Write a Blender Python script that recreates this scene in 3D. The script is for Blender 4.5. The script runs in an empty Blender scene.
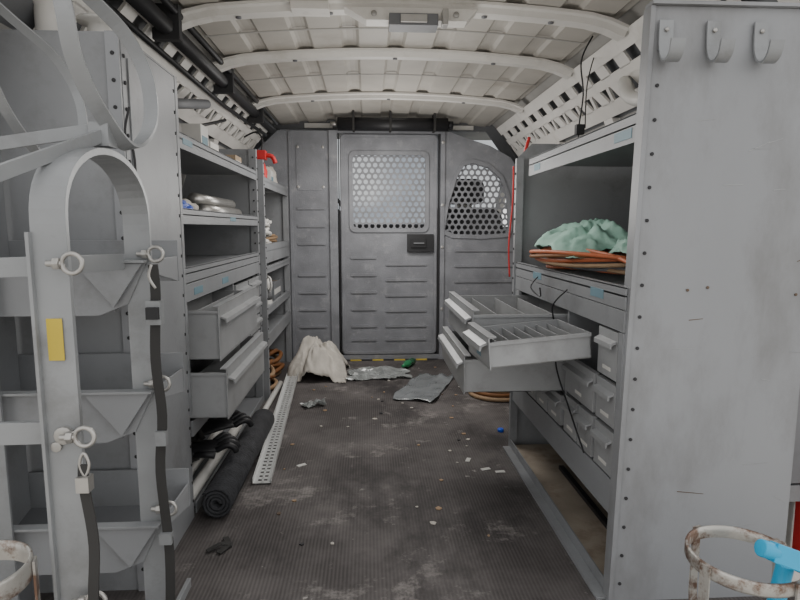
import bpy, bmesh, math, random
from mathutils import Vector, Matrix, noise
random.seed(7)
S=bpy.context.scene

# ---------------------------------------------------------------- materials
def mat(name,col,rough=.5,metal=0.0,var=.12,scale=6,bump=0,bscale=60,dirt=None,dirt_amt=.5,dscale=3,stretch=(1,1,1),spec=.4,lo=.52,hi=.75,trans=0):
    m=bpy.data.materials.new(name); m.use_nodes=True
    N=m.node_tree.nodes; L=m.node_tree.links
    b=N['Principled BSDF']; b.inputs['Roughness'].default_value=rough; b.inputs['Metallic'].default_value=metal
    b.inputs['Specular IOR Level'].default_value=spec; b.inputs['Transmission Weight'].default_value=trans
    tc=N.new('ShaderNodeTexCoord'); mp=N.new('ShaderNodeMapping'); mp.inputs['Scale'].default_value=stretch
    L.new(tc.outputs['Object'],mp.inputs['Vector'])
    n=N.new('ShaderNodeTexNoise'); n.inputs['Scale'].default_value=scale; n.inputs['Detail'].default_value=6
    L.new(mp.outputs[0],n.inputs['Vector'])
    r=N.new('ShaderNodeValToRGB'); r.color_ramp.elements[0].position=.3; r.color_ramp.elements[1].position=.72
    r.color_ramp.elements[0].color=tuple(c*(1-var) for c in col)+(1,)
    r.color_ramp.elements[1].color=tuple(min(1,c*(1+var)) for c in col)+(1,)
    L.new(n.outputs['Fac'],r.inputs['Fac']); out=r.outputs['Color']
    if dirt:
        n2=N.new('ShaderNodeTexNoise'); n2.inputs['Scale'].default_value=dscale; n2.inputs['Detail'].default_value=10; n2.inputs['Roughness'].default_value=.7
        L.new(mp.outputs[0],n2.inputs['Vector'])
        r2=N.new('ShaderNodeValToRGB'); r2.color_ramp.elements[0].position=lo; r2.color_ramp.elements[1].position=hi
        r2.color_ramp.elements[0].color=(0,0,0,1); r2.color_ramp.elements[1].color=(dirt_amt,)*3+(1,)
        L.new(n2.outputs['Fac'],r2.inputs['Fac'])
        mx=N.new('ShaderNodeMixRGB'); mx.inputs['Color2'].default_value=tuple(dirt)+(1,)
        L.new(r2.outputs['Color'],mx.inputs['Fac']); L.new(out,mx.inputs['Color1']); out=mx.outputs['Color']
    L.new(out,b.inputs['Base Color'])
    if bump:
        n3=N.new('ShaderNodeTexNoise'); n3.inputs['Scale'].default_value=bscale; n3.inputs['Detail'].default_value=4
        L.new(tc.outputs['Object'],n3.inputs['Vector'])
        bp=N.new('ShaderNodeBump'); bp.inputs['Strength'].default_value=bump; bp.inputs['Distance'].default_value=.005
        L.new(n3.outputs['Fac'],bp.inputs['Height']); L.new(bp.outputs[0],b.inputs['Normal'])
    return m
M={}
M['gray']=mat('painted_steel_gray',(.240,.248,.258),.42,0,.12,5,.05,90,(.10,.095,.09),.5,7)
M['grayd']=mat('dark_steel_and_shade',(.165,.171,.180),.5,0,.12,5,.05,90,(.08,.075,.07),.4,6)
M['panel']=mat('end_panel_paint',(.268,.277,.290),.40,0,.10,2.5,.05,70,(.16,.158,.156),.75,3,(1,1,.45),.4,.5,.70)
M['drawer']=mat('drawer_steel',(.305,.312,.318),.38,.1,.10,8,.04,90,(.13,.125,.12),.45,9)
M['drin']=mat('drawer_inside',(.30,.298,.29),.5,0,.12,8,0,90,(.13,.11,.09),.5,12)
M['bulk']=mat('bulkhead_paint',(.222,.228,.246),.42,0,.18,9,.25,140,(.40,.40,.41),.45,14,lo=.55,hi=.7)
M['white']=mat('white_primer',(.74,.72,.68),.5,0,.08,7,.05,60,(.32,.28,.22),.4,6,lo=.56)
M['roof']=mat('roof_skin',(.50,.475,.43),.55,0,.14,4,.05,50,(.28,.24,.19),.6,3)
M['wall']=mat('body_wall',(.40,.39,.37),.6,0,.12,5)
M['dark']=mat('dark_cavity',(.03,.03,.032),.8)
M['black']=mat('black_plastic',(.018,.018,.02),.45)
M['rack']=mat('rack_bar_paint',(.262,.272,.280),.35,.15,.12,10,.05,60,(.11,.105,.10),.55,9)
M['zinc']=mat('zinc_steel',(.42,.41,.39),.35,.7,.2,14)
M['alu']=mat('aluminium',(.66,.67,.66),.38,.3,.08,14)
M['rust']=mat('rusty_galvanised_band',(.50,.485,.45),.38,.5,.15,10,.3,50,(.13,.06,.03),.9,20,lo=.47,hi=.58)
M['cloth']=mat('white_rag',(.52,.49,.44),.9,0,.22,12,.4,60)
M['green']=mat('green_fabric',(.30,.50,.41),.7,0,.25,10,.3,60)
M['plastic']=mat('clear_plastic_sheet',(.55,.58,.57),.15,0,.3,18,trans=.55,spec=.7)
M['smoke']=mat('smoked_plastic_sheet',(.30,.32,.33),.12,0,.25,9,trans=.35,spec=.7)
M['orange']=mat('orange_hose',(.50,.14,.06),.5)
M['brown']=mat('brown_cable',(.20,.085,.03),.6)
M['buckle']=mat('worn_buckle',(.12,.085,.06),.5,.3)
M['tan']=mat('tan_cable',(.33,.22,.13),.6)
M['red']=mat('red_plastic',(.55,.03,.03),.45)
M['blue']=mat('blue_plastic',(.02,.08,.5),.4)
M['cyan']=mat('cyan_handle',(.015,.36,.62),.3)
M['label']=mat('blue_label',(.14,.24,.29),.5)
M['yellow']=mat('yellow_tape',(.55,.42,.05),.6)
M['pvc']=mat('white_pvc',(.62,.61,.58),.4)
M['foam']=mat('black_foam_mat',(.040,.041,.045),.9,0,.3,30,.8,120)
M['strap']=mat('black_webbing',(.035,.034,.033),.85)
M['bggreen']=mat('green_glass',(.03,.22,.09),.2)
M['wood']=mat('dirty_tan_board',(.34,.29,.23),.8,0,.25,8,.2,60,(.11,.06,.03),.85,6)
M['tanbox']=mat('cardboard',(.40,.30,.2),.8)
M['asphalt']=mat('concrete_ground',(.42,.40,.37),.9,0,.12,3,.4,80)
M['seat']=mat('seat_fabric',(.09,.09,.095),.9)
M['cab']=mat('cab_trim',(.38,.38,.37),.7)
def sky_dim_glass():  # windshield tint added to dim the sky seen through the bulkhead mesh
    m=bpy.data.materials.new('sky_dimming_windshield'); m.use_nodes=True; N=m.node_tree.nodes; L=m.node_tree.links
    N.remove(N['Principled BSDF']); t=N.new('ShaderNodeBsdfTransparent'); n=N.new('ShaderNodeTexNoise'); n.inputs['Scale'].default_value=1.6
    r=N.new('ShaderNodeValToRGB'); r.color_ramp.elements[0].position=.4; r.color_ramp.elements[1].position=.62
    r.color_ramp.elements[0].color=(.27,.30,.34,1); r.color_ramp.elements[1].color=(.50,.52,.53,1)
    tc=N.new('ShaderNodeTexCoord'); L.new(tc.outputs['Object'],n.inputs['Vector']); L.new(n.outputs['Fac'],r.inputs['Fac']); L.new(r.outputs[0],t.inputs[0])
    L.new(t.outputs[0],N['Material Output'].inputs[0]); return m
M['skydim']=sky_dim_glass()

def floormat():
    m=bpy.data.materials.new('ribbed_rubber_floor'); m.use_nodes=True
    N=m.node_tree.nodes; L=m.node_tree.links; b=N['Principled BSDF']
    b.inputs['Roughness'].default_value=.7; b.inputs['Specular IOR Level'].default_value=.3
    tc=N.new('ShaderNodeTexCoord')
    w=N.new('ShaderNodeTexWave'); w.wave_type='BANDS'; w.bands_direction='X'; w.inputs['Scale'].default_value=36; w.inputs['Distortion'].default_value=0
    L.new(tc.outputs['Object'],w.inputs['Vector'])
    def nz(s,d,lo,hi,rg=.6,st=(1,1,1),off=(0,0,0),mx=1):
        mp=N.new('ShaderNodeMapping'); mp.inputs['Scale'].default_value=st; mp.inputs['Location'].default_value=off; L.new(tc.outputs['Object'],mp.inputs['Vector'])
        n=N.new('ShaderNodeTexNoise'); n.inputs['Scale'].default_value=s; n.inputs['Detail'].default_value=d; n.inputs['Roughness'].default_value=rg
        L.new(mp.outputs[0],n.inputs['Vector'])
        r=N.new('ShaderNodeMapRange'); r.inputs[1].default_value=lo; r.inputs[2].default_value=hi; r.inputs[4].default_value=mx
        L.new(n.outputs['Fac'],r.inputs[0]); return r.outputs[0]
    def mix(f,a,c):
        x=N.new('ShaderNodeMixRGB'); L.new(f,x.inputs[0])
        for i,v in ((1,a),(2,c)):
            if isinstance(v,tuple): x.inputs[i].default_value=v+(1,)
            else: L.new(v,x.inputs[i])
        return x.outputs[0]
    base=mix(w.outputs['Fac'],(.048,.042,.041),(.082,.074,.072))
    c=mix(nz(2.4,9,.42,.68,.65,mx=.85),base,(.165,.150,.146))
    c=mix(nz(3.0,10,.51,.63,.72,(1,.55,1),(3,1,0),.9),c,(.034,.030,.030))
    c=mix(nz(5,10,.57,.66,.78,(1,1,1),(7,2,0),.85),c,(.24,.22,.21))
    c=mix(nz(1.5,11,.58,.66,.75,(1,1.4,1),(1.7,5.2,0),.85),c,(.31,.29,.275))
    c=mix(nz(14,8,.65,.71,.7,(1,1,1),(2,9,0)),c,(.38,.36,.34))
    L.new(c,b.inputs['Base Color'])
    bp=N.new('ShaderNodeBump'); bp.inputs['Strength'].default_value=.3; bp.inputs['Distance'].default_value=.0015
    L.new(w.outputs['Fac'],bp.inputs['Height']); L.new(bp.outputs[0],b.inputs['Normal'])
    return m
M['floor']=floormat()

# ---------------------------------------------------------------- builder
def catmull(P,n=8,closed=False):
    P=[Vector(p) for p in P]; out=[]
    m=len(P)
    rng=range(m) if closed else range(m-1)
    for i in rng:
        if closed: p0,p1,p2,p3=P[(i-1)%m],P[i],P[(i+1)%m],P[(i+2)%m]
        else: p0,p1,p2,p3=P[max(i-1,0)],P[i],P[i+1],P[min(i+2,m-1)]
        for k in range(n):
            t=k/n
            out.append(.5*((2*p1)+(-p0+p2)*t+(2*p0-5*p1+4*p2-p3)*t*t+(-p0+3*p1-3*p2+p3)*t**3))
    if not closed: out.append(P[-1])
    return out
class B:
    def __init__(s,name): s.name=name; s.V=[]; s.F=[]; s.mi=[]; s.sm=[]; s.mats=[]; s.X=Matrix.Identity(4)
    def add(s,V,F,m,smooth=False):
        o=len(s.V); s.V+= [tuple(s.X@Vector(v)) for v in V]
        if m not in s.mats: s.mats.append(m)
        k=s.mats.index(m)
        for f in F: s.F.append(tuple(i+o for i in f)); s.mi.append(k); s.sm.append(smooth)
    def box(s,x0,x1,y0,y1,z0,z1,m):
        V=[(x,y,z) for z in (z0,z1) for y in (y0,y1) for x in (x0,x1)]
        s.add(V,[(0,2,3,1),(4,5,7,6),(0,1,5,4),(2,6,7,3),(0,4,6,2),(1,3,7,5)],m)
    def prism(s,pts,vec,m):
        n=len(pts); v=Vector(vec); V=[Vector(p) for p in pts]+[Vector(p)+v for p in pts]
        F=[tuple(range(n))[::-1],tuple(range(n,2*n))]+[(i,(i+1)%n,n+(i+1)%n,n+i) for i in range(n)]
        s.add(V,F,m)
    def sweep(s,P,prof,m,up=None,closed=False,smooth=True):
        P=[Vector(p) for p in P]; n=len(P); k=len(prof); V=[]; prev=None
        for i,p in enumerate(P):
            if closed: t=(P[(i+1)%n]-P[i-1])
            else: t=P[min(i+1,n-1)]-P[max(i-1,0)]
            t.normalize()
            if up is not None: w=Vector(up(i/(n-1)) if callable(up) else up)
            else: w=prev if prev else (Vector((0,0,1)) if abs(t.z)<.9 else Vector((1,0,0)))
            w=w-t*w.dot(t); w.normalize(); prev=w; q=t.cross(w)
            V+=[p+w*a+q*b for a,b in prof]
        F=[]
        for i in range(n if closed else n-1):
            j=(i+1)%n
            for a in range(k):
                c=(a+1)%k; F.append((i*k+a,i*k+c,j*k+c,j*k+a))
        if not closed: F+= [tuple(range(k))[::-1],tuple((n-1)*k+a for a in range(k))]
        s.add(V,F,m,smooth)
    def tube(s,P,r,m,seg=10,closed=False,sm=0):
        if sm: P=catmull(P,sm,closed)
        s.sweep(P,[(r*math.cos(2*math.pi*a/seg),r*math.sin(2*math.pi*a/seg)) for a in range(seg)],m,None,closed)
    def bar(s,P,w,t,m,up,closed=False,sm=0):
        if sm: P=catmull(P,sm,closed)
        s.sweep(P,[(-w/2,-t/2),(w/2,-t/2),(w/2,t/2),(-w/2,t/2)],m,up,closed,False)
    def rev(s,c,prof,m,seg=24,axis='z'):
        V=[];k=len(prof)
        for a in range(seg):
            ca,sa=math.cos(2*math.pi*a/seg),math.sin(2*math.pi*a/seg)
            for r,h in prof:
                v=(r*ca,r*sa,h) if axis=='z' else ((r*ca,h,r*sa) if axis=='y' else (h,r*ca,r*sa))
                V.append(Vector(c)+Vector(v))
        F=[]
        for a in range(seg):
            b=(a+1)%seg
            for i in range(k-1): F.append((a*k+i,b*k+i,b*k+i+1,a*k+i+1))
        s.add(V,F,m,True)
    def disc(s,c,r,m,axis='y',t=.001,seg=10):
        s.rev(c,[(0.0001,-t),(r,-t),(r,t),(0.0001,t)],m,seg,axis)
    def holeplate(s,outer,inners,y,t,m):
        bm=bmesh.new()
        for loop in [outer]+inners:
            vs=[bm.verts.new((p[0],y,p[1])) for p in loop]
            for i in range(len(vs)): bm.edges.new((vs[i],vs[(i+1)%len(vs)]))
        bmesh.ops.triangle_fill(bm,use_beauty=True,use_dissolve=False,edges=bm.edges[:])
        bm.verts.index_update(); V=[v.co.copy() for v in bm.verts]; F=[tuple(v.index for v in f.verts) for f in bm.faces]
        n=len(V); bm.free()
        VV=V+[v+Vector((0,t,0)) for v in V]; FF=F+[tuple(i+n for i in f)[::-1] for f in F]
        o=0
        for loop in [outer]+inners:
            k=len(loop); FF+=[(o+i,o+(i+1)%k,n+o+(i+1)%k,n+o+i) for i in range(k)]; o+=k
        s.add(VV,FF,m)
    def done(s,bevel=0,parent=None):
        me=bpy.data.meshes.new(s.name); me.from_pydata(s.V,[],s.F)
        for m in s.mats: me.materials.append(M[m])
        me.polygons.foreach_set('material_index',s.mi); me.polygons.foreach_set('use_smooth',s.sm)
        bm=bmesh.new(); bm.from_mesh(me); bmesh.ops.recalc_face_normals(bm,faces=bm.faces[:]); bm.to_mesh(me); bm.free()
        o=bpy.data.objects.new(s.name,me); S.collection.objects.link(o)
        if bevel:
            d=o.modifiers.new('bevel','BEVEL'); d.width=bevel; d.segments=2; d.limit_method='ANGLE'; d.angle_limit=.8
        if parent: o.parent=parent
        return o

# ---------------------------------------------------------------- camera
cam=bpy.data.cameras.new('camera'); cam.sensor_width=36; cam.lens=36*570/800; cam.clip_start=.02
co=bpy.data.objects.new('camera',cam); S.collection.objects.link(co)
psi,th=math.radians(3.2),math.radians(7.2)
co.location=(0,0,.77); co.rotation_euler=(math.radians(90)-th,0,-psi); S.camera=co

XL,XR,YB=-.80,1.0,3.3
# ---------------------------------------------------------------- shell
b=B('floor'); b.box(XL-.02,XR+.02,.5,5.2,-.04,0,'floor'); b.done()
b=B('ground'); b.box(-16,16,-12,18,-.62,-.60,'asphalt'); b.done()
for nm,sx in (('wall_left',-1),('wall_right',1)):
    cx=.1; b=B(nm)
    prof=[(.9,0),(.9,.88),(.84,1.06),(.80,1.16),(.665,1.345),(.60,1.40)]
    for i in range(len(prof)-1):
        a0,z0=prof[i];a1,z1=prof[i+1]
        q=[(cx+sx*a0,1.1,z0),(cx+sx*a1,1.1,z1),(cx+sx*(a1+.03),1.1,z1+.008),(cx+sx*(a0+.03),1.1,z0+(.008 if i else 0))]
        b.prism(q,(0,2.32,0),'grayd' if i==3 else 'wall')  # upper band coloured darker, standing in for shade behind the rail slots
    for y in (1.45,2.05,2.62,3.12):
        for i in range(3):
            a0,z0=prof[i];a1,z1=prof[i+1]
            b.prism([(cx+sx*a0,y,z0),(cx+sx*a1,y,z1),(cx+sx*(a1-.03),y,z1),(cx+sx*(a0-.03),y,z0)],(0,.07,0),'white')
    b.done()
    b=B('trim_1' if sx<0 else 'trim_2')
    P0=Vector((cx+sx*.775,0,1.165)); P1=Vector((cx+sx*.64,0,1.33)); d=P1-P0
    nrm=Vector((-sx*abs(d.z),0,-abs(d.x))).normalized()
    def pt(f,y,off=0): 
        p=P0+d*f+nrm*off; return (p.x,y,p.z)
    def strip(f0,f1,y0,y1,m='white',o0=0,o1=.008,sk=0):
        b.prism([pt(f0,y0,o0),pt(f1,y0+sk,o0),pt(f1,y1+sk,o0),pt(f0,y1,o0)],tuple(nrm*(o1-o0)),m)
    strip(0,.24,1.25,3.28); strip(.80,1.02,1.25,3.28,o1=.012); strip(.46,.62,1.25,3.28)
    y=1.27
    while y<3.2:
        strip(.22,.48,y,y+.06,sk=.02); strip(.22,.48,y+.11,y+.13,sk=-.02)
        strip(.60,.82,y+.03,y+.10)
        y+=.145
    b.done()
b=B('ceiling')
n=120; ys=[1.0,1.5,2.0,2.5,3.0,3.6]; V=[];F=[]
def rz(x): 
    u=(x-.1)/.62; return 1.402-.037*u*u
for y in ys:
    for i in range(n+1):
        x=-.52+1.24*i/n
        ph=(i%15)/15; r=.010*min(1,max(0,(.5-abs(ph-.5)-.12)/.08))
        V.append((x,y,rz(x)-r))
for j in range(len(ys)-1):
    for i in range(n): a=j*(n+1)+i; F.append((a,a+1,a+n+2,a+n+1))
b.add(V,F,'roof')
b.add([(v[0],v[1],v[2]+.03) for v in V],F,'roof')
for yy in (1.88,2.42):
    b.sweep([(-.5+1.2*i/20,yy,rz(-.5+1.2*i/20)-.011) for i in range(21)],[(-.004,-.001),(.004,-.001),(.004,.003),(-.004,.003)],'wall',(0,1,0),smooth=False)
b.done()
k=3
for yc,w,dz in ((1.67,.075,0),(2.10,.060,0),(2.74,.055,0)):
    b=B('trim_%d'%k); k+=1
    P=[]
    for i in range(25):
        x=-.53+1.26*i/24; u=abs(x-.1)/.63
        z=rz(x)-.026-.022*max(0,(u-.8)/.2)**2+dz
        P.append((x,yc,z))
    b.sweep(P,[(-w/2,.014),(-w/2,.006),(-w*.36,.002),(-w*.28,-.012),(w*.28,-.012),(w*.36,.002),(w/2,.006),(w/2,.014)],'white',(0,1,0),smooth=False)
    for x in ((-.35,-.1,.33,.52) if yc<1.7 else (-.25,.1,.45)): b.disc((x,yc,rz(x)-.039),.008,'grayd','z',.003,14)
    b.done()
b=B('roof_latch_plate')
b.prism([(-.06,1.60,1.352),(.30,1.60,1.352),(.27,1.60,1.320),(.0,1.60,1.320)],(0,.05,0),'white')
b.box(.06,.19,1.58,1.64,1.302,1.332,'grayd'); b.box(.09,.16,1.572,1.582,1.307,1.327,'zinc')
b.disc((.02,1.597,1.336),.008,'zinc'); b.disc((.24,1.597,1.336),.008,'zinc')
b.box(-.20,-.10,1.60,1.66,1.345,1.365,'white'); b.box(.20,.215,1.565,1.60,1.30,1.34,'zinc')
b.done(.002)
b=B('rear_pillar'); b.prism([(-.80,1.02,0),(-.74,1.02,0),(-.76,1.02,.9),(-.64,1.02,1.2),(-.52,1.02,1.36),(-.52,1.02,1.43),(-.62,1.02,1.43),(-.80,1.02,1.15)],(0,.07,0),'white'); b.done(.004)
b=B('rear_pillar'); b.prism([(1.0,1.1,0),(.90,1.1,0),(.92,1.1,.9),(.84,1.1,1.2),(.74,1.1,1.36),(.74,1.1,1.43),(.84,1.1,1.43),(1.0,1.1,1.15)],(0,.07,0),'white')
b.box(.905,.915,1.06,1.11,.05,.5,'red'); b.rev((.95,1.05,.30),[(.001,-.05),(.03,-.05),(.034,.02),(.02,.04),(.001,.045)],'pvc'); b.done(.003)

b=B('trim_9')
b.prism([(-.80,3.42,1.0),(-.72,3.42,1.0),(-.60,3.42,1.20),(-.50,3.42,1.335),(.70,3.42,1.335),(.80,3.42,1.20),(.92,3.42,1.0),(1.0,3.42,1.0),(1.0,3.42,1.50),(-.80,3.42,1.50)],(0,.02,0),'grayd')
b.box(-.36,-.20,3.40,3.42,1.342,1.368,'white'); b.box(.50,.62,3.40,3.42,1.338,1.362,'white')
b.done()
b=B('driver_cab')
b.box(-.90,1.10,3.44,5.0,1.52,1.55,'cab'); b.box(-.92,-.88,3.44,5.2,0,.78,'cab'); b.box(1.08,1.12,3.44,5.2,0,.78,'cab')
b.box(-.88,1.08,4.55,5.2,.0,.80,'seat'); b.rev((-.35,4.35,.86),[(.17,-.012),(.185,0),(.17,.012),(.16,0),(.17,-.012)],'black',28,'y')
b.box(-.92,-.88,3.44,3.75,.78,1.52,'cab'); b.box(1.08,1.12,3.44,3.75,.78,1.52,'cab')
b.prism([(-.92,4.2,1.52),(-.92,4.28,1.52),(-.92,5.0,.78),(-.92,4.9,.78)],(.05,0,0),'cab'); b.prism([(1.08,4.2,1.52),(1.08,4.28,1.52),(1.08,5.0,.78),(1.08,4.9,.78)],(.05,0,0),'cab')
b.box(-.05,.25,4.15,4.2,1.30,1.38,'black')
b.add([(-.88,4.24,1.52),(1.08,4.24,1.52),(1.08,4.95,.78),(-.88,4.95,.78)],[(0,1,2,3)],'skydim')
b.done()

# ---------------------------------------------------------------- bulkhead
def hexmesh(b,x0,x1,z0,z1,y,pitch,inside,m):
    rows=int((z1-z0)/(pitch*.866))+2; cols=int((x1-x0)/pitch)+2
    for r in range(rows):
        for c in range(cols):
            cx=x0+c*pitch+(pitch/2 if r%2 else 0); cz=z0+r*pitch*.866
            if not inside(cx,cz): continue
            R=pitch/math.sqrt(3); V=[];F=[]
            for yy in (y,y+.003):
                for a in range(6):
                    an=math.radians(60*a+30); V.append((cx+R*math.cos(an),yy,cz+R*math.sin(an)))
                for a in range(12):
                    an=math.radians(30*a+30); rr=R*.62; V.append((cx+rr*math.cos(an),yy,cz+rr*math.sin(an)))
            for o in (0,18):
                for a in range(6):
                    n1=(a+1)%6; F+=[(o+a,o+6+2*a,o+6+2*a+1),(o+a,o+6+2*a+1,o+n1),(o+n1,o+6+2*a+1,o+6+(2*a+2)%12)]
            for a in range(12): c2=(a+1)%12; F.append((6+a,6+c2,24+c2,24+a))
            b.add(V,F,m)
def rrect(x0,x1,z0,z1,r,n=4):
    P=[]
    for cx,cz,a0 in ((x1-r,z1-r,0),(x0+r,z1-r,90),(x0+r,z0+r,180),(x1-r,z0+r,270)):
        for i in range(n+1):
            a=math.radians(a0+90*i/n); P.append((cx+r*math.cos(a),cz+r*math.sin(a)))
    return P
def slots(b,x0,x1,zs,y,m='bulk'):
    for z in zs:
        P=rrect(x0,x1,z-.008,z+.008,.007,3)
        b.prism([(p[0],y-.007,p[1]) for p in P],(0,.007,0),m)
        b.box(x0+.01,x1-.01,y-.0075,y-.0065,z-.008,z-.004,'grayd')
b=B('door_1')
dm=rrect(-.086,.33,.765,1.18,.03)
b.holeplate(rrect(-.155,.40,.03,1.295,.025),[dm],YB,.025,'bulk')
hexmesh(b,-.10,.35,.75,1.20,YB+.008,.036,lambda x,z:-.10<x<.35 and .75<z<1.20,'bulk')
b.holeplate(rrect(-.105,.35,.745,1.20,.035),[rrect(-.083,.328,.768,1.177,.028)],YB-.012,.012,'bulk')
b.holeplate(rrect(-.15,.395,.035,1.29,.025),[rrect(-.135,.38,.05,1.275,.02)],YB-.008,.008,'bulk')
slots(b,-.10,.05,[.60,.50,.40,.30,.20,.12],YB); slots(b,.10,.34,[.56,.47,.38,.29,.20,.12],YB)
b.box(.225,.375,YB-.03,YB,.635,.735,'black'); b.box(.245,.33,YB-.045,YB-.028,.66,.71,'dark'); b.box(.26,.32,YB-.055,YB-.043,.68,.688,'grayd')
b.done(.0015)
b=B('wall_back')
b.prism([(-.74,YB,0),(-.17,YB,0),(-.17,YB,1.31),(-.50,YB,1.31),(-.66,YB,1.16),(-.74,YB,1.0)],(0,.02,0),'bulk')
b.box(-.215,-.17,YB-.018,YB,0,1.31,'bulk'); b.box(-.44,-.425,YB-.01,YB,0,1.30,'bulk'); b.box(-.165,-.16,YB-.004,YB+.02,.03,1.30,'dark')
slots(b,-.40,-.24,[.88,.78,.68,.50,.40,.30,.20,.10],YB)
for p in ((-.39,1.22),(-.25,1.22),(-.39,1.0),(-.25,1.0)): b.disc((p[0],YB-.006,p[1]),.008,'zinc')
b.prism([(q[0],YB-.004,q[1]) for q in rrect(-.40,-.24,.98,1.24,.02)],(0,.004,0),'bulk')
out=[(.415,0),(.96,0),(.955,.85),(.90,1.05),(.82,1.17),(.70,1.235),(.55,1.28),(.47,1.31),(.415,1.31)]
win=[(.445,.76),(.50,.735),(.66,.73),(.80,.74),(.815,.78),(.80,.95),(.76,1.05),(.69,1.11),(.60,1.135),(.55,1.12),(.51,1.05),(.465,.90)]
b.holeplate(out,[win],YB,.02,'bulk')
cxw=sum(p[0] for p in win)/12; czw=sum(p[1] for p in win)/12
w2=[(cxw+(p[0]-cxw)*1.12,czw+(p[1]-czw)*1.12) for p in win]; w1=[(cxw+(p[0]-cxw)*1.01,czw+(p[1]-czw)*1.01) for p in win]
b.holeplate(w2,[w1],YB-.011,.011,'bulk')
def inpoly(x,z,P=w2):
    r=False;n=len(P)
    for i in range(n):
        a,c=P[i],P[i-1]
        if (a[1]>z)!=(c[1]>z) and x<(c[0]-a[0])*(z-a[1])/(c[1]-a[1])+a[0]: r=not r
    return r
hexmesh(b,.40,.88,.68,1.2,YB+.007,.036,inpoly,'bulk')
b.box(.415,.44,YB-.015,YB,0,1.31,'bulk'); b.box(.403,.412,YB-.003,YB+.02,.03,1.30,'dark')
slots(b,.50,.85,[.64,.55,.46,.37,.28,.19,.10],YB)
for z in (.66,.3,.1,.9,1.25): b.disc((.428,YB-.017,z),.009,'zinc')
b.box(-.17,.415,YB-.01,YB+.02,1.297,1.315,'bulk'); b.box(-.17,.415,YB-.006,YB+.02,0,.028,'bulk')
b.done(.0015)
b=B('hazard_tape_strip'); 
for i in range(9): b.box(-.17+.064*i,-.17+.064*(i+1)-.001,YB-.035,YB-.012,.0,.004,'yellow' if i%2 else 'black')
b.done()
b=B('rolled_sunshade'); b.tube([(-.16,3.20,1.330),(.44,3.20,1.330)],.036,'black',16); b.tube([(-.20,3.20,1.330),(-.16,3.20,1.330)],.012,'zinc'); b.tube([(.44,3.20,1.330),(.47,3.20,1.330)],.02,'black')
for x in (-.08,.12,.36): b.box(x,x+.012,3.16,3.24,1.293,1.395,'strap')
b.done()
for x in (-.38,.62):
    b=B('front_seat'); P=rrect(x-.24,x+.24,.35,.90,.09,6); b.prism([(p[0],3.62,p[1]) for p in P],(0,.14,0),'seat')
    P=rrect(x-.12,x+.12,.92,1.08,.05,6); b.prism([(p[0],3.64,p[1]) for p in P],(0,.09,0),'seat'); b.box(x-.05,x+.05,3.67,3.69,.88,.95,'zinc')
    b.box(x-.24,x+.24,3.62,4.15,0,.38,'seat'); b.done(.02)

# ---------------------------------------------------------------- shelving helpers
def shelf(b,xf,xb,y0,y1,z,m='gray',lip=.04,t=.004):
    s=1 if xb>xf else -1
    b.box(min(xf,xb),max(xf,xb),y0,y1,z-lip*.35-t,z-lip*.35,m)
    b.box(min(xf,xf+s*.004),max(xf,xf+s*.004),y0,y1,z-lip,z,m)
    b.box(min(xf,xf+s*.014),max(xf,xf+s*.014),y0,y1,z-.003,z+.0005,m)
    b.box(min(xb,xb-s*.004),max(xb,xb-s*.004),y0,y1,z-lip,z+.02,m)
def drawer(b,xf,xb,y0,y1,z0,z1,m='drawer',div=0):
    s=1 if xb>xf else -1; t=.003
    X=lambda a,c:(min(a,c),max(a,c))
    b.box(*X(xf,xb),y0,y1,z0,z0+t,'drin')
    b.box(*X(xf,xb),y0,y0+t,z0,z1-.012,m); b.box(*X(xf,xb),y1-t,y1,z0,z1-.012,m)
    b.box(*X(xf,xb),y0-.005,y0+.004,z1-.02,z1-.012,m)
    b.box(*X(xb,xb-s*t),y0,y1,z0,z1-.012,m)
    b.box(*X(xf,xf+s*t),y0-.006,y1+.006,z0-.003,z1,m)
    b.box(*X(xf,xf+s*.018),y0-.006,y1+.006,z1-.003,z1+.0005,m)
    zz=z0+(z1-z0)*.80
    b.prism([(xf,y0+.01,zz),(xf-s*.016,y0+.01,zz-.006),(xf-s*.018,y0+.01,zz-.018),(xf-s*.014,y0+.01,zz-.018),(xf-s*.012,y0+.01,zz-.01),(xf,y0+.01,zz-.006)],(0,y1-y0-.02,0),m)
    for i in range(div):
        x=xf+(xb-xf)*(i+1)/(div+1); b.box(x-.001,x+.001,y0+t,y1-t,z0+t,z1-.02,m)
def dfront(b,x,s,y0,y1,z0,z1,m='drawer'):
    b.box(min(x,x+s*.012),max(x,x+s*.012),y0,y1,z0,z1,m)
    zz=z0+(z1-z0)*.82
    b.prism([(x,y0+.006,zz),(x-s*.013,y0+.006,zz-.006),(x-s*.013,y0+.006,zz-.016),(x-s*.01,y0+.006,zz-.016),(x-s*.009,y0+.006,zz-.009),(x,y0+.006,zz-.006)],(0,y1-y0-.012,0),m)
    b.box(min(x-s*.001,x),max(x-s*.001,x),(y0+y1)/2-.02,(y0+y1)/2+.02,z0+.014,z0+.022,'pvc')

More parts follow.
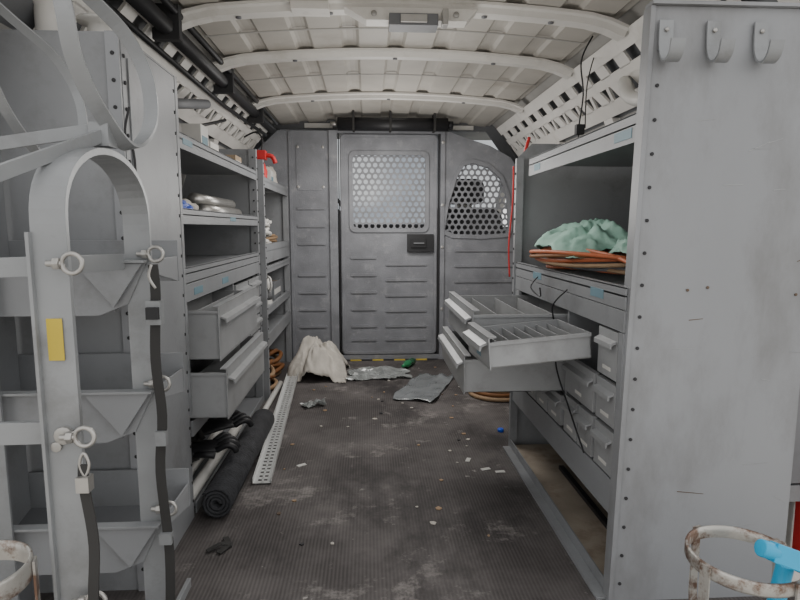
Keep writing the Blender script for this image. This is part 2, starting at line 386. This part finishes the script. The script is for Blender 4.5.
# ---------------------------------------------------------------- left shelving unit 1
xf=-.47; xb=-.785
b=B('metal_shelving_unit')
b.box(-.80+.015,xf-.001,1.165,1.169,0,1.14,'gray')
b.box(xf-.025,xf,1.160,1.164,0,1.14,'panel')
b.box(-.80+.02,xf,1.17,1.475,1.136,1.141,'gray')
b.box(xf-.004,xf,1.17,1.475,.0,1.135,'gray')
b.box(xf+.0005,xf+.003,1.195,1.455,.03,1.10,'gray')
for y in (1.18,1.465):
    z=.05
    while z<1.12: b.disc((xf+.001,y,z),.004,'dark','x',.0015,8); z+=.05
z=.05
while z<1.12: b.disc((xf-.012,1.1595,z),.004,'dark','y',.0012,8); z+=.05
b.box(xb,xf-.031,1.478,1.482,0,1.14,'gray')
b.box(xb,xf-.031,2.496,2.50,0,1.10,'gray'); b.box(xf-.03,xf+.001,2.485,2.51,0,1.10,'gray')
b.box(xf-.03,xf+.001,1.476,1.494,.28,1.14,'gray')
z=.3
while z<1.1: 
    b.disc((xf+.002,2.4975,z),.004,'dark','x',.0015,8); b.disc((xf-.012,2.484,z),.004,'dark','y',.0015,8); z+=.045
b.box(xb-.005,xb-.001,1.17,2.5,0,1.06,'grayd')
for z in (1.01,.82): shelf(b,xf,xb,1.495,2.484,z)
b.box(xf,xf+.001,1.52,1.60,.983,.999,'label'); b.box(xf,xf+.001,2.0,2.08,.793,.807,'label')
shelf(b,xf,xb,1.495,2.484,.668,lip=.04)
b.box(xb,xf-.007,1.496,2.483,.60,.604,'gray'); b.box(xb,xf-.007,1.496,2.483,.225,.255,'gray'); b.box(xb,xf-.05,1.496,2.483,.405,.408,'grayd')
b.box(xf-.006,xf,1.496,2.483,.578,.625,'gray'); b.box(xf-.006,xf,1.496,2.483,.215,.258,'gray'); b.box(xb,xf-.007,2.03,2.045,.258,.598,'gray')
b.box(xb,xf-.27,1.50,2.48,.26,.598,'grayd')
for i,(z0,z1) in enumerate(((.27,.33),(.34,.40),(.41,.47),(.48,.565))):
    for y0 in (2.05,2.27): dfront(b,xf,-1,y0,y0+.205,z0,z1)
b.box(xf,xf+.001,1.56,1.64,.59,.61,'label'); b.box(xf,xf+.001,1.86,1.94,.59,.61,'label')
b.box(xb,xf-.005,1.496,2.483,.02,.025,'grayd'); b.box(xf-.004,xf,1.496,2.483,.0,.03,'gray')
b.done(.0012)
b=B('drawer'); drawer(b,-.395,-.70,1.52,2.02,.42,.565,div=3); b.done(.001)
b=B('drawer'); drawer(b,-.375,-.70,1.50,2.02,.265,.402,div=3); b.done(.001)
xf2=-.445
b=B('metal_shelving_unit')
b.box(xb,xf2-.031,2.515,2.519,0,1.06,'gray'); b.box(xb,xf2-.031,3.27,3.274,0,1.0,'gray'); b.box(xb-.005,xb-.001,2.515,3.27,0,1.0,'grayd')
b.box(xf2-.03,xf2,2.514,2.535,0,1.06,'gray')
b.box(xf2-.03,xf2,3.255,3.275,0,1.0,'gray')
z=.1
while z<1.05: b.disc((xf2+.001,2.525,z),.004,'dark','x',.0015,8); z+=.045
for z,l in ((.99,.045),(.70,.085),(.60,.03),(.42,.035),(.30,.06)): shelf(b,xf2,xb,2.536,3.254,z,lip=l)
b.done(.0012)

# ---------------------------------------------------------------- items on left shelves
def item_box(name,x0,x1,y0,y1,z0,z1,m,flap='label'):
    b=B(name); b.box(x0,x1,y0,y1,z0,z1,m); b.box(x1,x1+.0008,y0+.01,y1-.01,z0+(z1-z0)*.3,z0+(z1-z0)*.6,flap); b.box(x0,x1,(y0+y1)/2-.001,(y0+y1)/2+.001,z1,z1+.0015,'tan'); b.done(.002)
item_box('small_carton',-.545,-.49,1.76,1.84,.997,1.075,'pvc')
item_box('small_carton',-.60,-.50,1.90,2.0,.997,1.045,'white','tan')
item_box('small_carton',-.55,-.49,2.20,2.30,.997,1.04,'tanbox','pvc')
item_box('small_carton',-.54,-.47,2.86,2.94,.976,1.05,'pvc')
b=B('spray_gun'); b.rev((-.49,2.66,.976),[(.001,0),(.035,0),(.038,.05),(.026,.085),(.016,.10),(.001,.10)],'red'); b.box(-.505,-.455,2.635,2.685,1.075,1.115,'red'); b.tube([(-.465,2.66,1.095),(-.43,2.66,1.09),(-.415,2.66,1.06)],.010,'red',8,sm=4); b.tube([(-.48,2.66,1.10),(-.47,2.66,1.16),(-.50,2.68,1.20),(-.56,2.7,1.18)],.004,'black',8,sm=5); b.done(.002)
def lump(name,c,r,m,seed=0,amp=.35,freq=3,flat=None,res=4):
    bm=bmesh.new(); bmesh.ops.create_icosphere(bm,subdivisions=res,radius=1)
    for v in bm.verts:
        p=v.co.copy(); n=noise.noise(p*freq*.5+Vector((seed,0,0)))*amp+abs(noise.noise(p*freq*1.4+Vector((0,seed,0))))*amp*.8
        q=p*(1+n-.15*amp); q.z=max(q.z,-.55)
        v.co=Vector((c[0]+q.x*r[0],c[1]+q.y*r[1],c[2]+(q.z+.55)*r[2]))
    me=bpy.data.meshes.new(name); bm.to_mesh(me); bm.free(); me.materials.append(M[m])
    for p in me.polygons: p.use_smooth=True
    o=bpy.data.objects.new(name,me); S.collection.objects.link(o); return o
lump('crumpled_bag',(-.52,3.06,.976),(.05,.10,.07),'cloth',3)
lump('plastic_bag',(-.52,1.60,.807),(.035,.06,.024),'blue',5)
lump('plastic_bag',(-.57,1.78,.807),(.05,.08,.03),'cloth',8)
b=B('metal_pipe_stack'); 
for i,(x,z) in enumerate(((-.59,.829),(-.545,.829),(-.57,.865))): b.tube([(x,1.93,z),(x,2.44,z)],.021,'zinc' if i else 'pvc',14)
b.done()
def coil(name,c,R,r,turns,m,sq=.35,hgt=.03,seed=0):
    b=B(name); P=[]
    for i in range(turns*20):
        a=2*math.pi*i/20; rr=R*(1+.10*math.sin(i*.11+seed)+.05*math.sin(i*.31)); 
        P.append((c[0]+rr*math.cos(a)*sq,c[1]+rr*math.sin(a),c[2]+r+hgt*(.5+.5*math.sin(i*.07+seed))))
    b.tube(P,r,m,7,sm=2); return b.done()
coil('white_cable_coil',(-.55,2.74,.675),.13,.010,7,'pvc',.6,.12,1)
coil('dark_cable_coil',(-.55,3.06,.675),.10,.008,5,'tan',.6,.05,4)
# white jug with handle
b=B('plastic_jug'); b.rev((-.492,2.68,.4085),[(.001,0),(.040,0),(.042,.01),(.042,.095),(.034,.125),(.016,.145),(.016,.155),(.001,.155)],'pvc'); b.rev((-.492,2.68,.5635),[(.001,0),(.018,0),(.018,.016),(.001,.016)],'red')
b.tube([(-.476,2.66,.552),(-.452,2.645,.54),(-.448,2.645,.50),(-.458,2.655,.48)],.006,'pvc',8,sm=5); b.rev((-.492,2.68,.4085),[(.0422,.03),(.0426,.03),(.0426,.08),(.0422,.08)],'grayd'); b.done()
item_box('parts_bin',-.56,-.47,2.86,3.08,.4085,.50,'grayd','pvc')
for y,s in ((2.74,2),(2.98,5)):
    b=B('brown_cable_coil')
    for k in range(6):
        P=[(-.545+.082*math.cos(2*math.pi*i/24)*(1-.04*k)+.012*math.sin(k*2.3+s),y+.115*math.sin(2*math.pi*i/24)*(1-.05*k)+.01*math.cos(k*3+s),.014+.021*k+.012*math.sin(2*math.pi*i/12+k*1.7)*(k>0)) for i in range(24)]
        b.tube(P,.011,'brown' if k%3 else 'tan',8,closed=True)
    b.done()
item_box('parts_bin',-.70,-.48,2.62,2.80,.590,.65,'grayd')

# ---------------------------------------------------------------- left floor items
b=B('rolled_floor_mat')
p0=Vector((-.405,1.45,.047)); p1=Vector((-.400,2.12,.047)); sd=Vector((1,0,0)); upv=Vector((0,0,1))
sp=[]
for i in range(90):
    a=i*.24; r=.010+.031*i/89; sp.append((r*math.cos(a),r*math.sin(a)))
V=[];F=[]
for pp in (p0,p1):
    for (a,c) in sp: V.append(pp+sd*a+upv*c)
n=len(sp)
for i in range(n-1): F.append((i,i+1,n+i+1,n+i))
b.add(V,F,'foam',True); o=b.done(); sm_=o.modifiers.new('thick','SOLIDIFY'); sm_.thickness=.007; sm_.offset=0
b=B('white_pvc_pipe'); b.tube([(-.487,1.42,.049),(-.482,2.05,.049)],.016,'pvc',14); b.done()
b=B('white_pvc_pipe'); b.tube([(-.535,1.44,.045),(-.545,2.1,.045)],.014,'pvc',14); b.done()
b=B('white_pvc_pipe'); b.tube([(-.437,2.15,.013),(-.425,2.70,.03)],.012,'pvc',14); b.done()
b=B('perforated_metal_channel'); b.X=Matrix.Translation((-.325,1.66,.004))@Matrix.Rotation(math.radians(2.8),4,'Z')@Matrix.Rotation(math.radians(1.5),4,'X')
L=1.15; w=.056; rows=44; dy=L/rows
b.box(-w/2,-w/2+.014,0,L,0,.002,'alu'); b.box(w/2-.014,w/2,0,L,0,.002,'alu')
b.box(-w/2,-w/2+.002,0,L,0,.018,'alu'); b.box(w/2-.002,w/2,0,L,0,.018,'alu')
for i in range(rows): b.box(-w/2+.013,w/2-.013,i*dy,i*dy+dy*.55,0,.002,'alu')
b.box(-.003,.003,0,L,0,.002,'alu')
b.done()
def drape(name,c,sx,sy,h,m,seed,n=52,lean=(0,0),fold=.16):
    b=B(name); V=[];F=[]
    for j in range(n+1):
        for i in range(n+1):
            u=2*i/n-1;v=2*j/n-1
            rr=math.hypot(u,v); 
            e=1+.35*noise.noise(Vector((u*1.5,v*1.5,seed)))
            hh=max(0,1-rr/1.15)
            z=h*(hh**.7)*(1+.5*noise.noise(Vector((u*2.2,v*2.2,seed+3))))
            an=math.atan2(v,u)
            z+=h*fold*abs(math.sin(an*4+seed+3*noise.noise(Vector((u*2,v*2,seed)))))*min(1,rr*1.5)*max(0,1.25-rr)
            z+=.10*h*abs(noise.noise(Vector((u*5,v*5,seed))))+.010*abs(noise.noise(Vector((u*9,v*9,seed))))
            V.append((c[0]+u*sx*e*(1-.25*hh)+lean[0]*hh,c[1]+v*sy*e*(1-.25*hh)+lean[1]*hh,c[2]+max(.003,z)))
    for j in range(n):
        for i in range(n): a=j*(n+1)+i; F.append((a,a+1,a+n+2,a+n+1))
    b.add(V,F,m,True); o=b.done(); d=o.modifiers.new('t','SOLIDIFY'); d.thickness=.002; return o
drape('white_rag',(-.265,2.97,0),.14,.17,.19,'cloth',12,lean=(-.02,.06),fold=.3)
b=B('tangled_black_cable')
rnd=random.Random(4)
for k in range(6):
    P=[( -.60+rnd.uniform(-.07,.07),2.30+rnd.uniform(-.13,.13),.05+rnd.uniform(0,.11)) for _ in range(9)]
    b.tube(P,.008,'black',8,sm=6)
b.done()
lump('black_tool_bag',(-.61,1.72,.062),(.09,.18,.045),'strap',31,.4,3)
def glove(c,rot,flip=1,tilt=.35,sc=1):
    b=B('work_glove'); b.X=Matrix.Translation(c)@Matrix.Rotation(rot,4,'Z')@Matrix.Rotation(tilt,4,'Y')@Matrix.Scale(sc,4)
    P=[(0,-.10,0),(0,-.05,.004),(0,0,.008),(0,.045,.004)]
    b.sweep(catmull(P,5),[(.012*math.cos(t*math.pi/6),.042*math.sin(t*math.pi/6)) for t in range(12)],'black',(0,0,1))
    b.sweep([(0,-.10,0),(0,-.085,0)],[(.016*math.cos(t*math.pi/6),.046*math.sin(t*math.pi/6)) for t in range(12)],'strap',(0,0,1))
    for i,(x,l) in enumerate(((-.031,.055),(-.011,.068),(.011,.070),(.031,.060))):
        b.tube([(x,.035,.005),(x*1.25,.035+l*.5,.020),(x*1.4,.035+l*.85,.012),(x*1.45,.035+l,-.004)],.0105,'black',10,sm=4)
    b.tube([(.035*flip,-.03,0),(.06*flip,-.005,.01),(.066*flip,.025,.004)],.0115,'black',10,sm=4)
    b.done()
glove((-.485,1.64,.125),-1.2,1,.1,.9); glove((-.485,1.84,.125),-.9,-1,.15,.9)
item_box('cardboard_box',-.77,-.71,2.12,2.40,.026,.13,'tanbox')
b=B('ratchet_strap'); b.bar([(-.36,1.29,.004),(-.345,1.32,.006),(-.36,1.36,.004)],.014,.003,'strap',(1,0,0),sm=6); b.bar([(-.39,1.30,.004),(-.36,1.32,.010),(-.335,1.325,.004)],.014,.003,'strap',(0,1,0),sm=6); b.done()

# ---------------------------------------------------------------- floor debris
def sheet(name,c,sx,sy,rot,m,h=.03,seed=0,wob=.35,fine=.008,smooth=False):
    b=B(name); n=20; V=[];F=[]
    for j in range(n+1):
        for i in range(n+1):
            u=i/n-.5;v=j/n-.5
            e=1+wob*noise.noise(Vector((u*4,v*4,seed)))
            x=u*sx*e;y=v*sy*e
            z=.004+h*abs(noise.noise(Vector((u*3.2,v*3.2,seed+5))))*1.6+fine*abs(noise.noise(Vector((u*11,v*11,seed))))
            X=c[0]+x*math.cos(rot)-y*math.sin(rot);Y=c[1]+x*math.sin(rot)+y*math.cos(rot)
            V.append((X,Y,z))
    for j in range(n):
        for i in range(n): a=j*(n+1)+i; F.append((a,a+1,a+n+2,a+n+1))
    b.add(V,F,m,smooth); o=b.done(); d=o.modifiers.new('t','SOLIDIFY'); d.thickness=.0008; return o
sheet('crumpled_plastic_wrap',(.05,2.93,0),.30,.20,.1,'plastic',.02,2)
sheet('bent_plastic_sheet',(.275,2.68,0),.19,.46,-.35,'smoke',.022,9,.10,.001,True)
sheet('crumpled_plastic_wrap',(-.24,2.42,0),.10,.05,.4,'plastic',.02,4)
b=B('green_bottle'); b.X=Matrix.Translation((.21,3.08,.022))@Matrix.Rotation(math.radians(-25),4,'Z')@Matrix.Rotation(math.radians(88),4,'X'); b.rev((0,0,-.09),[(.001,0),(.02,0),(.02,.10),(.009,.13),(.009,.15),(.001,.15)],'bggreen'); b.done()
b=B('scattered_floor_debris')
rnd=random.Random(11)
for i in range(44):
    x=rnd.uniform(-.28,.45);y=rnd.uniform(1.3,3.1);s_=rnd.uniform(.004,.012);a=rnd.uniform(0,6.28)
    pts=[(x+s_*math.cos(a+t)*rnd.uniform(.5,1.2),y+s_*math.sin(a+t)*rnd.uniform(.5,1.2),.001) for t in (0,1.2,2.4,3.7,5)]
    b.prism(pts,(0,0,.002),rnd.choice(['tan','cloth','buckle','tan','cloth','black']))
for x,y,a in ((.36,1.72,.3),(.33,1.79,1.2),(.40,1.70,.1),(-.23,1.78,.6)): b.prism([(x,y,.001),(x+.03*math.cos(a),y+.03*math.sin(a),.001),(x+.03*math.cos(a)-.014*math.sin(a),y+.03*math.sin(a)+.014*math.cos(a),.001),(x-.014*math.sin(a),y+.014*math.cos(a),.001)],(0,0,.002),'pvc')
b.done()
b=B('brown_cable_coil')
for k in range(4): b.tube([(.60+.13*math.cos(2*math.pi*i/24)*(1-.06*k),2.55+.12*math.sin(2*math.pi*i/24)*(1-.06*k),.011+.018*k) for i in range(24)],.010,'brown' if k%2 else 'tan',8,closed=True)
b.done()
b=B('bottle_cap'); b.rev((.50,2.07,.0),[(.001,.012),(.010,.012),(.012,.010),(.012,.0),(.001,0)],'blue'); b.done()

# ---------------------------------------------------------------- right shelving
xf=.50; xb=.965; y0,y1=1.077,1.93
b=B('metal_shelving_unit')
def pe(z): return .492+.026*z/1.172
b.prism([(pe(0),1.07,0),(.865,1.07,0),(.868,1.07,1.172),(pe(1.172),1.07,1.172)],(0,.004,0),'panel')
b.prism([(pe(0)-.001,1.066,0),(pe(0)+.008,1.066,0),(pe(1.17)+.008,1.066,1.172),(pe(1.17)-.001,1.066,1.172)],(0,.03,0),'panel'); b.box(.517,.868,1.06,1.09,1.1725,1.179,'panel')
z=.04
while z<1.15: b.disc((pe(z)+.022,1.069,z),.0035,'dark','y',.0012,10); z+=.062
for p in ((.80,.12),(.84,.64),(.66,.655),(.62,.65)): b.disc((p[0],1.069,p[1]),.003,'buckle','y',.001,8)
rnd=random.Random(3)
for i in range(16):
    x=rnd.uniform(.56,.84);z=rnd.uniform(.1,1.0);l=rnd.uniform(.01,.06);a=rnd.uniform(-.5,.5)
    b.prism([(x,1.0695,z),(x+l*math.cos(a),1.0695,z+l*math.sin(a)),(x+l*math.cos(a),1.0695,z+l*math.sin(a)+.0012),(x,1.0695,z+.0018)],(0,.0006,0),rnd.choice(['buckle','rack','drawer','drawer']))
shelf(b,.517,xb-.09,1.10,y1-.09,.99,lip=.055)
b.box(.516,.517,1.12,1.20,.945,.965,'label'); b.box(.516,.517,1.72,1.78,.945,.965,'label')
shelf(b,xf,xb-.02,1.077,y1-.021,.655,lip=.045)
b.box(xf-.001,xf,1.18,1.25,.62,.64,'label'); b.box(xf-.001,xf,1.62,1.70,.62,.64,'label')
b.prism([(.50,y1,0),(.965,y1,0),(.965,y1,.85),(.90,y1,1.05),(.55,y1,1.05),(.50,y1,1.0)],(0,.004,0),'gray')
b.box(.966,.97,1.077,y1,0,.80,'gray'); b.prism([(.966,1.077,.80),(.97,1.077,.80),(.915,1.077,1.02),(.911,1.077,1.02)],(0,y1-1.077,0),'gray')
b.box(.495,.52,y1-.02,y1-.001,0,1.0,'gray')
z=.2
while z<1: b.disc((.494,y1-.01,z),.004,'dark','x',.0012,8); z+=.05
b.box(xf+.007,xb-.02,y0,y1-.021,.60,.604,'gray'); b.box(xf+.007,xb-.02,y0,y1-.021,.205,.24,'gray'); b.box(xf,xf+.006,y0,y1-.021,.175,.25,'gray')
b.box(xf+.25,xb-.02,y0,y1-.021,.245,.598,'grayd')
b.box(xf+.007,xf+.249,1.40,1.412,.245,.598,'gray'); b.box(xf,xf+.01,1.86,1.905,.252,.563,'gray'); b.box(xf,xf+.01,y0,1.098,.252,.563,'gray')
b.box(xf,xf+.006,y0,y1-.021,.565,.608,'gray'); b.box(xf+.012,xf+.249,1.415,1.86,.452,.456,'gray')
for (a,c,z0,z1) in ((1.10,1.195,.36,.45),(1.10,1.195,.255,.35),(1.21,1.39,.36,.45),(1.21,1.295,.255,.35),(1.305,1.39,.255,.35),(1.10,1.195,.46,.56),
                    (1.42,1.52,.255,.335),(1.53,1.63,.255,.335),(1.64,1.74,.255,.335),(1.75,1.85,.255,.335)):
    dfront(b,xf,1,a,c,z0,z1)
b.box(xf-.004,xf,y0,y1-.021,0,.03,'gray'); b.box(xf-.03,xf-.0045,y0,y1-.021,.0,.006,'gray')
b.box(xf+.001,xb-.02,y0,y1-.021,.0,.010,'wood')
b.box(.60,.615,1.3,1.7,.0105,.022,'black')
b.done(.0012)
b=B('drawer'); drawer(b,.265,.72,1.43,1.85,.462,.562,div=5); b.done(.001)
b=B('drawer'); drawer(b,.245,.72,1.43,1.85,.345,.445,div=4); b.done(.001)
b=B('parts_tray'); b.X=Matrix.Translation((.262,1.20,.466))@Matrix.Rotation(math.radians(-4.5),4,'Y')@Matrix.Rotation(math.radians(3),4,'Z')
drawer(b,0,.232,0,.19,0,.070,div=7)
b.box(-.0006,0,.07,.11,.012,.03,'label')
b.done(.001)
b=B('black_wire'); b.tube([(.485,1.36,.62),(.47,1.42,.57),(.482,1.415,.50),(.478,1.40,.42),(.484,1.32,.34),(.48,1.2,.27)],.002,'black',6,sm=6); b.tube([(.49,1.62,.63),(.47,1.62,.60),(.48,1.56,.58),(.46,1.50,.61)],.002,'black',6,sm=6); b.done()
b=B('orange_hose_coil'); 
for k in range(8):
    m=['orange','tan','orange','grayd','tan','orange','brown','orange'][k]; P=[]
    for i in range(40):
        a=2*math.pi*i/40; rx=.135+.009*k; ry=.28+.012*math.sin(k*2)
        P.append((.660+rx*math.cos(a)+.006*math.sin(k*3),1.56+ry*math.sin(a),.652+.0055*k+.008*math.sin(2*a+k)+.010))
    b.tube(P,.0052,m,8,closed=True)
b.tube([(.54,1.76,.70),(.53,1.64,.712),(.55,1.48,.715),(.58,1.34,.705),(.58,1.22,.69)],.005,'orange',8,sm=6)
b.done()
drape('green_dust_sheet',(.645,1.62,.695),.14,.22,.085,'green',41,fold=.45)
drape('green_dust_sheet',(.70,1.32,.70),.12,.14,.065,'green',47,fold=.45)
b=B('red_hose'); b.tube([(.53,1.99,.55),(.52,1.98,.70),(.53,1.97,.85),(.535,1.97,1.0),(.56,2.0,1.08)],.006,'red',8,sm=6); b.tube([(.495,1.97,.60),(.49,1.97,.72),(.50,1.97,.86),(.50,1.97,.98)],.003,'red',8,sm=6); b.done()
for x in (.545,.635,.725):
    b=B('coat_hook'); P=[(x,1.064,1.145),(x,1.062,1.10),(x,1.052,1.075),(x,1.038,1.068),(x,1.024,1.078),(x,1.018,1.10)]
    b.bar(P,.026,.004,'rack',(1,0,0),sm=6); b.disc((x,1.060,1.128),.004,'zinc','y',.002); b.done()
b=B('grey_hose'); b.tube([(.88,1.20,1.04),(.80,1.5,1.10),(.78,1.7,1.15),(.80,1.8,1.22)],.02,'pvc',12,sm=8); b.done()
b=B('hanging_black_cord'); b.tube([(.70,1.82,1.36),(.66,1.80,1.28),(.67,1.80,1.18),(.66,1.80,1.05),(.70,1.80,1.0)],.0025,'black',8,sm=6); b.tube([(.74,1.9,1.33),(.70,1.85,1.22),(.68,1.8,1.08)],.002,'black',8,sm=6)
b.box(.65,.675,1.79,1.81,1.06,1.09,'black'); b.done()
b=B('black_conduit_bundle')
b.tube([(-.525,1.2,1.29),(-.525,3.28,1.31)],.022,'black',12); b.tube([(-.575,1.2,1.26),(-.57,2.4,1.255),(-.56,3.28,1.28)],.008,'black',10); b.tube([(-.50,1.2,1.33),(-.50,3.28,1.345)],.010,'black',10)
for y in (1.6,2.2,2.8): b.box(-.56,-.49,y,y+.025,1.262,1.35,'dark')
b.done()
b=B('grey_strut'); b.tube([(-.62,1.75,1.13),(-.56,2.1,1.20)],.016,'grayd',10); b.tube([(-.60,2.0,1.10),(-.57,2.4,1.2)],.006,'black',8); b.done()
b=B('white_spool'); b.rev((-.56,1.30,1.142),[(.001,0),(.045,0),(.045,.008),(.026,.012),(.026,.05),(.045,.055),(.045,.062),(.001,.062)],'pvc'); b.done()
b=B('white_spool'); b.rev((-.64,1.26,1.142),[(.001,0),(.035,0),(.035,.008),(.03,.012),(.03,.07),(.035,.075),(.035,.08),(.001,.08)],'white'); b.done()

# ---------------------------------------------------------------- cylinder rack near left
b=B('gas_cylinder_rack')
def arch(xn,yn,xfar,yf,zs,rz_,w,t,m='rack'):
    P=[(xn,yn,0.0),(xn,yn,zs*.5),(xn,yn,zs)]
    for i in range(1,24):
        a=math.pi*(1-i/24); c=math.cos(a); f=(c+1)/2
        P.append((xn+(xfar-xn)*f,yn+(yf-yn)*f,zs+rz_*math.sin(a)**.85))
    P+=[(xfar,yf,zs),(xfar,yf,zs*.5),(xfar,yf,0.0)]
    b.bar(P,w,t,m,(1,.12,0))
arch(-.402,.75,-.392,1.0,.775,.105,.042,.010)
arch(-.640,.80,-.640,.97,.78,.10,.036,.006)
b.box(-.425,-.4205,.735,.757,.0,.765,'rack')
for z in (.716,.49,.245):
    x0,x1=-.70,-.375
    b.prism([(x0,.99,z),(x1,.99,z),(x1-.035,.99,z-.075),(x1-.085,.99,z-.095),(x0,.99,z-.095)],(0,.004,0),'gray')
    b.box(x0,x1,.975,.994,z-.004,z+.0005,'rack')
    b.prism([(x0,.995,z-.09),(x0,1.149,z-.05),(x0,1.149,z-.046),(x0,.995,z-.086)],(x1-x0-.06,0,0),'grayd')  # tray floor in darker grey, painting in the shade inside the bin
    b.box(x0,x1,1.15,1.155,z-.05,z+.03,'gray')
    b.prism([(x1-.001,.996,z-.001),(x1-.001,1.149,z-.001),(x1-.001,1.149,z-.05),(x1-.001,.996,z-.02)],(-.003,0,0),'gray')
    b.prism([(-.49,.984,z-.005),(-.38,.984,z-.005),(-.43,.984,z-.08)],(0,-.004,0),'gray')
b.box(-.39,-.382,1.0,1.155,.01,.03,'rack'); b.box(-.70,-.695,1.0,1.149,.0,1.05,'gray')
b.bar([(-.62,.76,.497),(-.40,.757,.50)],.030,.008,'rack',(0,0,1)); b.bar([(-.60,.765,.715),(-.43,.78,.72),(-.41,.98,.714)],.026,.006,'rack',(0,0,1))
b.bar([(-.46,.60,.79),(-.385,.88,.905)],.018,.008,'rack',(0,0,1)); b.bar([(-.62,.80,.86),(-.385,.885,.915)],.018,.006,'rack',(0,0,1))
b.box(-.64,-.61,.74,.78,0,1.12,'rack'); b.box(-.402,-.374,.87,.90,.888,.922,'rack')
b.disc((-.40,.744,.50),.012,'zinc','y',.004,12); b.disc((-.41,.744,.485),.007,'zinc','y',.004,12)
H=[(-.391,.80,1.061),(-.390,.82,.993),(-.379,.86,.934),(-.364,.92,.893),(-.354,.98,.937),(-.362,1.0,1.012),(-.385,.98,1.076),(-.421,.93,1.12),(-.44,.86,1.15),(-.41,.81,1.13)]
b.bar(H,.022,.006,'rack',(1,.15,.25),closed=True,sm=8)
H2=[(p[0]-.125,p[1]+.03,p[2]-.03) for p in H]
b.bar(H2,.014,.005,'rack',(1,.15,.25),closed=True,sm=8)
for x,y,zs in ((-.375,.745,(.73,.505,.275)),(-.365,1.0,(.73,.505,.275))):
    for z in zs:
        c=Vector((x+.006,y-.012,z-.004)); P=[(c.x+.0125*math.cos(a*math.pi/8),c.y,c.z+.0125*math.sin(a*math.pi/8)) for a in range(16)]
        b.tube(P,.003,'zinc',8,closed=True); b.tube([(x-.025,y-.012,z-.004),(x-.006,y-.012,z-.004)],.004,'zinc',8)
        b.rev((x-.012,y-.012,z-.004),[(.001,-.004),(.008,-.004),(.008,.004),(.001,.004)],'zinc',6,'x')
b.box(-.412,-.392,.7435,.7445,.60,.655,'yellow')
b.done(.0008)
b=B('ratchet_strap')
b.bar([(-.356,.965,.71),(-.354,.965,.66),(-.360,.965,.55),(-.354,.965,.45),(-.362,.965,.35),(-.354,.965,.20),(-.36,.965,.06)],.016,.003,'strap',(1,0,0),sm=5)
b.box(-.368,-.344,.955,.972,.61,.65,'rack'); b.box(-.366,-.346,.948,.958,.62,.64,'dark'); b.box(-.365,-.347,.956,.968,.40,.425,'rack'); b.box(-.367,-.347,.956,.97,.22,.24,'rack')
b.tube([(-.358,.965,.71),(-.363,.965,.69),(-.353,.965,.67)],.003,'zinc',8,sm=4); b.done()
b=B('ratchet_strap')
b.bar([(-.365,.718,.47),(-.366,.718,.44),(-.359,.718,.36),(-.364,.715,.26),(-.357,.718,.10)],.013,.003,'strap',(1,0,0),sm=5)
b.box(-.373,-.357,.71,.725,.435,.455,'zinc'); b.tube([(-.364,.718,.485),(-.370,.718,.47),(-.364,.718,.455),(-.358,.718,.47)],.002,'zinc',8,closed=True,sm=4); b.done()
b=B('hanging_black_cord'); b.tube([(-.455,1.157,1.0),(-.465,1.156,.95),(-.45,1.157,.90),(-.455,1.157,.7),(-.45,1.157,.5)],.0025,'black',8,sm=6); b.done()

# ---------------------------------------------------------------- hoops
def hoop(c,R,w,name='rusty_bucket_holder'):
    b=B(name); x,y,z=c
    b.rev(c,[(R,-w/2),(R+.003,-w/2),(R+.004,-w/2+.003),(R+.004,w/2-.003),(R+.003,w/2),(R,w/2),(R-.001,0),(R,-w/2)],'rust',48)
    b.rev((x,y,z-.14),[(R-.004,-w/2),(R,-w/2),(R,w/2),(R-.004,w/2),(R-.004,-w/2)],'rust',48)
    for a in (20,110,200,290):
        ca,sa=math.cos(math.radians(a)),math.sin(math.radians(a))
        b.bar([(x+(R+.006)*ca,y+(R+.006)*sa,z+.01),(x+(R+.006)*ca,y+(R+.006)*sa,z-.10),(x+(R-.01)*ca,y+(R-.01)*sa,z-.25),(x+(R-.01)*ca,y+(R-.01)*sa,0.0)],.016,.003,'rust',(-sa,ca,0))
    b.rev((x,y,0.0),[(.001,0),(R-.004,0),(R-.004,.006),(.001,.006)],'rust',32)
    b.done()
hoop((.560,.77,.278),.076,.020)
hoop((-.505,.70,.330),.064,.028)
b=B('scraper_tool')
b.bar([(.548,.70,.332),(.585,.695,.318),(.64,.70,.290),(.70,.72,.26)],.026,.020,'cyan',(0,0.3,1),sm=6)
b.tube([(.531,.70,.338),(.553,.70,.330)],.012,'cyan',12); b.prism([(.69,.71,.25),(.76,.68,.23),(.76,.76,.23),(.69,.73,.25)],(0,0,.003),'zinc')
b.tube([(.61,.75,.28),(.60,.76,.16),(.585,.77,.01)],.012,'cyan',10); b.done(.003)

# ---------------------------------------------------------------- light
w=bpy.data.worlds.new('world'); S.world=w; w.use_nodes=True
bg=w.node_tree.nodes['Background']
bg.inputs['Color'].default_value=(1,.99,.98,1); bg.inputs['Strength'].default_value=1.4
def light(kind,name,loc,rot,e,col=(1,1,1),**k):
    l=bpy.data.lights.new(name,kind); l.energy=e; l.color=col
    for a,v in k.items(): setattr(l,a,v)
    o=bpy.data.objects.new(name,l); o.location=loc; o.rotation_euler=rot; S.collection.objects.link(o)
light('SUN','sun',(0,5,6),(math.radians(-35),0,0),2.8,(1,.97,.93),angle=.3)
light('AREA','ceiling_fill_light',(.1,2.45,1.34),(0,0,0),6.5,(1,.97,.95),shape='RECTANGLE',size=.5,size_y=.25)  # added area fill under the roof to brighten the interior, no real fixture
light('POINT','soft_fill_light',(.1,2.75,.95),(0,0,0),8,(1,.97,.93),shadow_soft_size=.2)  # unseen point fill added to lift the bulkhead end and roof
light('POINT','soft_fill_light',(.1,1.75,.95),(0,0,0),5.5,(1,.97,.93),shadow_soft_size=.2)  # second unseen point fill, added to brighten the middle of the cargo space
